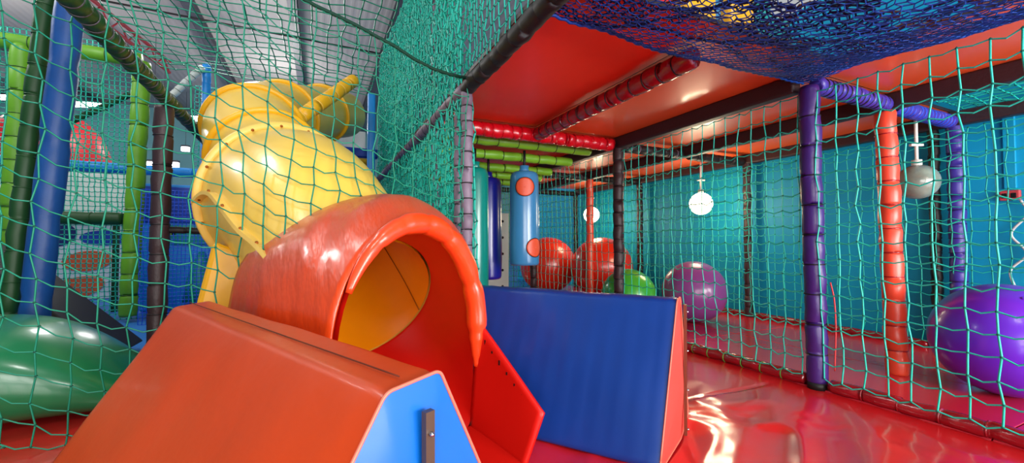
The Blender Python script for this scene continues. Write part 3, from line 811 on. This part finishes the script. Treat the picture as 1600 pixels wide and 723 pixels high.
bag('light blue punching bag with orange dots hanging before the red balls', 1.80, 3.56, .63, 1.53, .142, M['bagblue'], ((ca+.05, 1.37, .088), (ca+.75, .80, .088)))
bag('navy blue punching bag hanging between the teal and light blue bags', 1.60, 4.0, .47, 1.52, .14, M['bagnavy'])
bag('teal punching bag hanging half hidden by the grey brown post', 1.335, 3.68, .40, 1.55, .13, M['bagteal'])

# ------------------------------------------------------------------ lamps in the enclosure
def lamp(label, x, y, on):
    t = thing('pendant_lamp', label, 'lamp', (x, y, 1.29), 'globe pendant lamps')
    vs = []; fs = []; nu_, nv_ = 32, 20; r = .125
    for i in range(nv_+1):
        th = PI*i/nv_
        for k in range(nu_):
            a = 2*PI*k/nu_; vs.append(V((x+r*math.sin(th)*math.cos(a), y+r*math.sin(th)*math.sin(a), 1.29+r*math.cos(th))))
    for i in range(nv_):
        for k in range(nu_): fs.append([i*nu_+k, (i+1)*nu_+k, (i+1)*nu_+(k+1) % nu_, i*nu_+(k+1) % nu_])
    g = obj('globe', vs, fs, M['globe_on'] if on else M['globe_off'], t)
    tube('cord', [(x,y,1.40),(x,y,1.84)], .011, M['cordwhite'], t, 8)
    tube('holder', [(x,y,1.395),(x,y,1.45)], .03, M['cordwhite'], t, 14)
    obj('cross_clip', *box_v((x,y,1.56), (.045,.012,.008), -.44, .003), M['cordwhite'], t, False)
    if on:
        l = bpy.data.lights.new('globe_light', 'POINT'); l.energy = 58; l.color = (1,.80,.52); l.shadow_soft_size = .16
        lo_ = bpy.data.objects.new('globe_light', l); C.objects.link(lo_); lo_.location = (x, y, 1.29)
        g.visible_shadow = True
    return g
g1 = lamp('lit white globe lamp hanging in the middle of the enclosure', 3.95, 3.34, True)
g2 = lamp('lit white globe lamp hanging farther back, half behind the orange post', 3.95, 5.43, True)
lamp('unlit cloudy globe lamp hanging beside the orange red post', 3.95, 1.46, False)

# ------------------------------------------------------------------ things on the blue wall
t = thing('socket_box', 'small pinkish red socket box on the blue wall at far right', 'socket box', (4.55,1.167,1.19))
bx_ = obj('box', *box_v((4.535,1.167,1.19), (.02,.05,.036), 0, .008), M['boxred'], t, False)
for dy in (-.022,.022): obj('socket', *box_v((4.512,1.167+dy,1.187), (.004,.013,.018), 0, .003), M['hole'], t, False)
o = obj('conduit', *box_v((4.548,1.167,1.51), (.012,.03,.27), 0, .004), M['wall'], None, False); tag(o, 'blue painted conduit rising from the socket box on the wall', 'conduit')
o = tube('wall_cable', [(4.53,1.117,1.150),(4.53,1.087,1.050),(4.53,1.167,0.910),(4.53,1.097,0.770),(4.53,1.177,0.640),(4.53,1.137,0.470)], .008, M['cable'], None, 6, 8); tag(o, 'thin white cable looping down the blue wall at far right', 'cable')
o = tube('tie_string', [(2.655,1.37,.62),(2.67,1.36,.52),(2.66,1.35,.36),(2.66,1.36,.12)], .004, M['thread'], None, 5, 6); tag(o, 'thin red string hanging down beside the purple post', 'string')
t = thing('climbing_panel', 'pale climbing panel with holes behind the punching bags', 'panel', (2.3,5.6,0))
pb = obj('board', *box_v((2.28,5.6,.64), (.28,.02,.64), 0, .004), M['climb'], t, False)
for ix in range(3):
    for iz in range(5):
        p = V((2.12+ix*.17, 5.585, .2+iz*.24))
        obj('hole', *sweep_v([p, p+V((0,-.008,0))], [.02,.02], 10), M['hole'], pb)

# ------------------------------------------------------------------ left background
def dome():
    t = thing('play_dome', 'red domed top behind the fine net at upper left', 'dome', (-4.1,9.6,2.3))
    vs = []; fs = []; n, k_ = 40, 14
    for i in range(k_+1):
        th = PI/2*i/k_
        for k in range(n):
            a = 2*PI*k/n; vs.append(V((-4.15+.78*math.cos(th)*math.cos(a), 9.6+.78*math.cos(th)*math.sin(a), 2.13+.98*math.sin(th)**1.0)))
    for i in range(k_):
        for k in range(n): fs.append([i*n+k, i*n+(k+1) % n, (i+1)*n+(k+1) % n, (i+1)*n+k])
    obj('shell', vs, fs, M['mesh_red'], t)
    ring('rim', (-4.15,9.6,2.13), (0,0,1), .76, .82, .03, M['white'], t)
    obj('base', *sweep_v([(-4.15,9.6,1.85),(-4.15,9.6,2.12)], [.7,.75], 32), M['bluepad'], t)
    tube('pillar', [(-4.15,9.6,-.07),(-4.15,9.6,1.86)], .12, M['bluepad'], t, 14)
dome()
t = thing('white_board', 'tilted white panel above the dark green beam in the left background', 'panel', (-3.1,7.0,1.2))
vs, fs = box_v((0,0,0), (.72,.02,.33), 0, .01); R = Matrix.Rotation(-.45, 3, 'X')
obj('board', [R @ v+V((-2.95,7.2,1.47)) for v in vs], fs, M['white'], t, False)
for dx in (-.5,.5): obj('leg', *box_v((-2.95+dx,7.22,.62), (.03,.03,.69), 0, .008), M['greendark'], t, False)
t = thing('mural_board', 'white painted board with orange shapes in the left background', 'mural', (-3.9,9.0,0))
mb = obj('board', *box_v((-3.95,8.9,.62), (1.15,.04,.68), 0, .01), M['white'], t, False)
def ell(c_, a, b_, m, ang=0, name='shape'):
    vs = [V((c_[0], 8.845, c_[1]))]+[V((c_[0]+a*math.cos(q)*math.cos(ang)-b_*math.sin(q)*math.sin(ang), 8.845, c_[1]+a*math.cos(q)*math.sin(ang)+b_*math.sin(q)*math.cos(ang))) for q in np.linspace(0, 2*PI, 29)[:-1]]
    o = obj(name, vs, [[0, k+1, (k+1) % 28+1] for k in range(28)], m, mb, False)
    md = o.modifiers.new('t', 'SOLIDIFY'); md.thickness = .02
    return o
ell((-4.35,.42), .42, .13, M['orange2'], -.6, 'orange_shape'); ell((-3.35,.55), .3, .16, M['orange2'], .1, 'orange_shape')
ell((-3.5,.12), .38, .17, M['orange2'], .25, 'orange_shape'); ell((-3.75,.98), .27, .2, M['navy2'], 0, 'navy_shape')
ell((-3.15,.92), .3, .12, M['bluepad'], 0, 'blue_shape'); ell((-4.5,.95), .1, .2, M['navy2'], .2, 'navy_shape')
o = obj('counter_rail', *box_v((-4.0,8.8,1.42), (1.2,.05,.05), 0, .01), M['steelred'], None, False); tag(o, 'dark red rail above the painted board in the left background', 'rail')
t = thing('counter', 'white counter front behind the dark green beam at left', 'counter', (-4,11.4,0))
obj('front', *box_v((-4,11.5,1.0), (2.0,.2,1.05), 0, .02), M['white'], t, False)
obj('top', *box_v((-4,11.45,2.07), (2.1,.3,.03), 0, .01), M['steel'], t, False)
o = obj('foam_ramp', [(-3.3,4.0,0),(-1.35,4.0,0),(-1.35,4.6,0),(-3.3,4.6,0),(-3.3,4.0,1.3),(-2.1,4.0,.78),(-2.1,4.6,.78),(-3.3,4.6,1.3)],
    [[3,2,1,0],[0,1,5,4],[1,2,6,5],[2,3,7,6],[3,0,4,7],[4,5,6,7]], M['black'], None, False); tag(o, 'black foam ramp sloping down behind the blue post at left', 'foam ramp')
md = o.modifiers.new('b','BEVEL'); md.width = .03; md.segments = 3
# blue play corner seen through the royal blue net
t = thing('play_wall', 'royal blue padded wall behind the blue net left of the slide', 'wall pad', (-1.3,6.9,0))
obj('pad', *box_v((-1.5,7.0,.78), (.62,.06,.85), 0, .04), M['bluepole'], t)
obj('dark_band', *box_v((-1.5,6.93,1.35), (.6,.02,.24), 0, .01), M['bluepad'], t)
obj('teal_shape', *box_v((-1.45,6.92,.95), (.34,.02,.13), 0, .01), M['tealpad'], t)
obj('teal_figure', *sweep_v([(-1.45,6.9,.05),(-1.45,6.9,.35),(-1.45,6.9,.6),(-1.45,6.9,.72)], [.2,.16,.08,.03], 16), M['tealpad'], t)
obj('lime_shape', *box_v((-1.85,6.92,1.0), (.12,.02,.06), 0, .01), M['lime'], t)
# blue tower behind the slide top
t = thing('slide_tower', 'royal blue padded tower panel with yellow bar right of the slide', 'tower', (.4,6.6,0))
obj('panel', *box_v((.25,6.75,1.55), (.52,.05,.55), 0, .02), M['bluepad'], t)
obj('upper_band', *box_v((.2,6.70,2.22), (.62,.06,.07), 0, .02), M['bluepad'], t)
tube('yellow_bar', [(-.5,6.55,2.06),(.72,6.55,2.06)], .055, M['yellowpad'], t, 14)
tube('red_edge', [(.62,6.6,1.3),(.62,6.6,1.95)], .05, M['steelred'], t, 12)
obj('post', *box_v((.655,6.1,1.48), (.05,.05,1.48), 0, .02), M['bluepole'], t)
obj('grey_panel', *box_v((.15,6.85,2.45), (.5,.02,.14), 0, .01), M['white'], t)
for sx in (-.45,): obj('leg', *box_v((sx,6.75,.5), (.05,.05,.55), 0, .02), M['bluepad'], t)
# LED strips of the hall
HG = 'white strip lights of the hall'
leds = [(-6.93, 17.6, 5.23, 0.61), (-9.15, 18.64, 5.46, 0.16), (-8.39, 18.29, 5.38, 0.24), (-7.82, 16.91, 3.97, 0.2), (-7.89, 16.95, 3.4, 0.2), (-3.82, 17.25, 5.08, 0.37), (-4.15, 15.19, 3.12, 0.41), (-3.68, 12.77, 2.02, 0.23), (-4.16, 17.41, 4.03, 0.11), (-4.55, 17.59, 1.84, 0.28)]
wl = ['longest, above the red dome','at the left edge of the photo','just left of the blue post, upper','just left of the blue post, middle','just left of the blue post, lower','beside the bright blue pole','between lime post and dark brown post, upper','between lime post and dark brown post, lower','small, right of the dark brown post','short, left of the lime post']
from math import hypot
for k, (x, y, z, h) in enumerate(leds):
    t = thing('strip_light', 'white strip light in the hall, %s' % wl[k], 'light', (x, y, z), HG)
    obj('housing', *box_v((x,y,z+.10), (h,.07,.03), -HEAD+.15, .01), M['steel'], t, False)
    obj('lamp_tube', *box_v((x,y,z), (h*.97,.06,.075), -HEAD+.15, .015), M['led'], t, False)
    tube('hanger', [(x,y,z+.08),(x,y,6.0)], .006, M['steel'], t, 5)

# ------------------------------------------------------------------ light
def point(x, y, z, e, col=(1,1,1), r=.4):
    l = bpy.data.lights.new('hall_fill', 'POINT'); l.energy = e; l.color = col; l.shadow_soft_size = r
    o = bpy.data.objects.new('hall_fill', l); C.objects.link(o); o.location = (x, y, z)
def area(x, y, z, tgt, sx, sy, e, col=(1,1,1)):
    l = bpy.data.lights.new('unseen_rear_light', 'AREA'); l.shape = 'RECTANGLE'; l.size = sx; l.size_y = sy; l.energy = e; l.color = col
    o = bpy.data.objects.new('unseen_rear_light', l); C.objects.link(o); o.location = (x, y, z)
    o.rotation_euler = (V(tgt)-V((x,y,z))).to_track_quat('-Z', 'Y').to_euler()
for (x, y) in ((-5,5.5),(-1.5,8.5),(-6,11),(-1,13.5),(-2.5,3.2),(.5,-1.5)):
    point(x, y, 4.4, 240, (1,.985,.965))  # invented points, added to brighten hall ceiling, floor and upper deck
area(3.0, -3.2, 1.1, (2.6,2.2,1.3), 3.0, 1.7, 420, (1,.97,.93))  # unseen soft light behind the camera, set low to lift the deck undersides
area(-1.0, -3.4, 1.1, (.5,1.8,1.3), 3.0, 1.7, 185, (1,.98,.95))  # unseen fill added behind the camera at left
w = bpy.data.worlds.new('world'); SC.world = w; w.use_nodes = True
bg = w.node_tree.nodes['Background']; bg.inputs[0].default_value = (.95,.97,1,1); bg.inputs[1].default_value = .5
SC.view_settings.view_transform = 'Standard'; SC.view_settings.look = 'None'
SC.view_settings.exposure = 0; SC.view_settings.gamma = 1; SC.view_settings.use_curve_mapping = False
SC.cycles.use_denoising = True; SC.cycles.max_bounces = 8
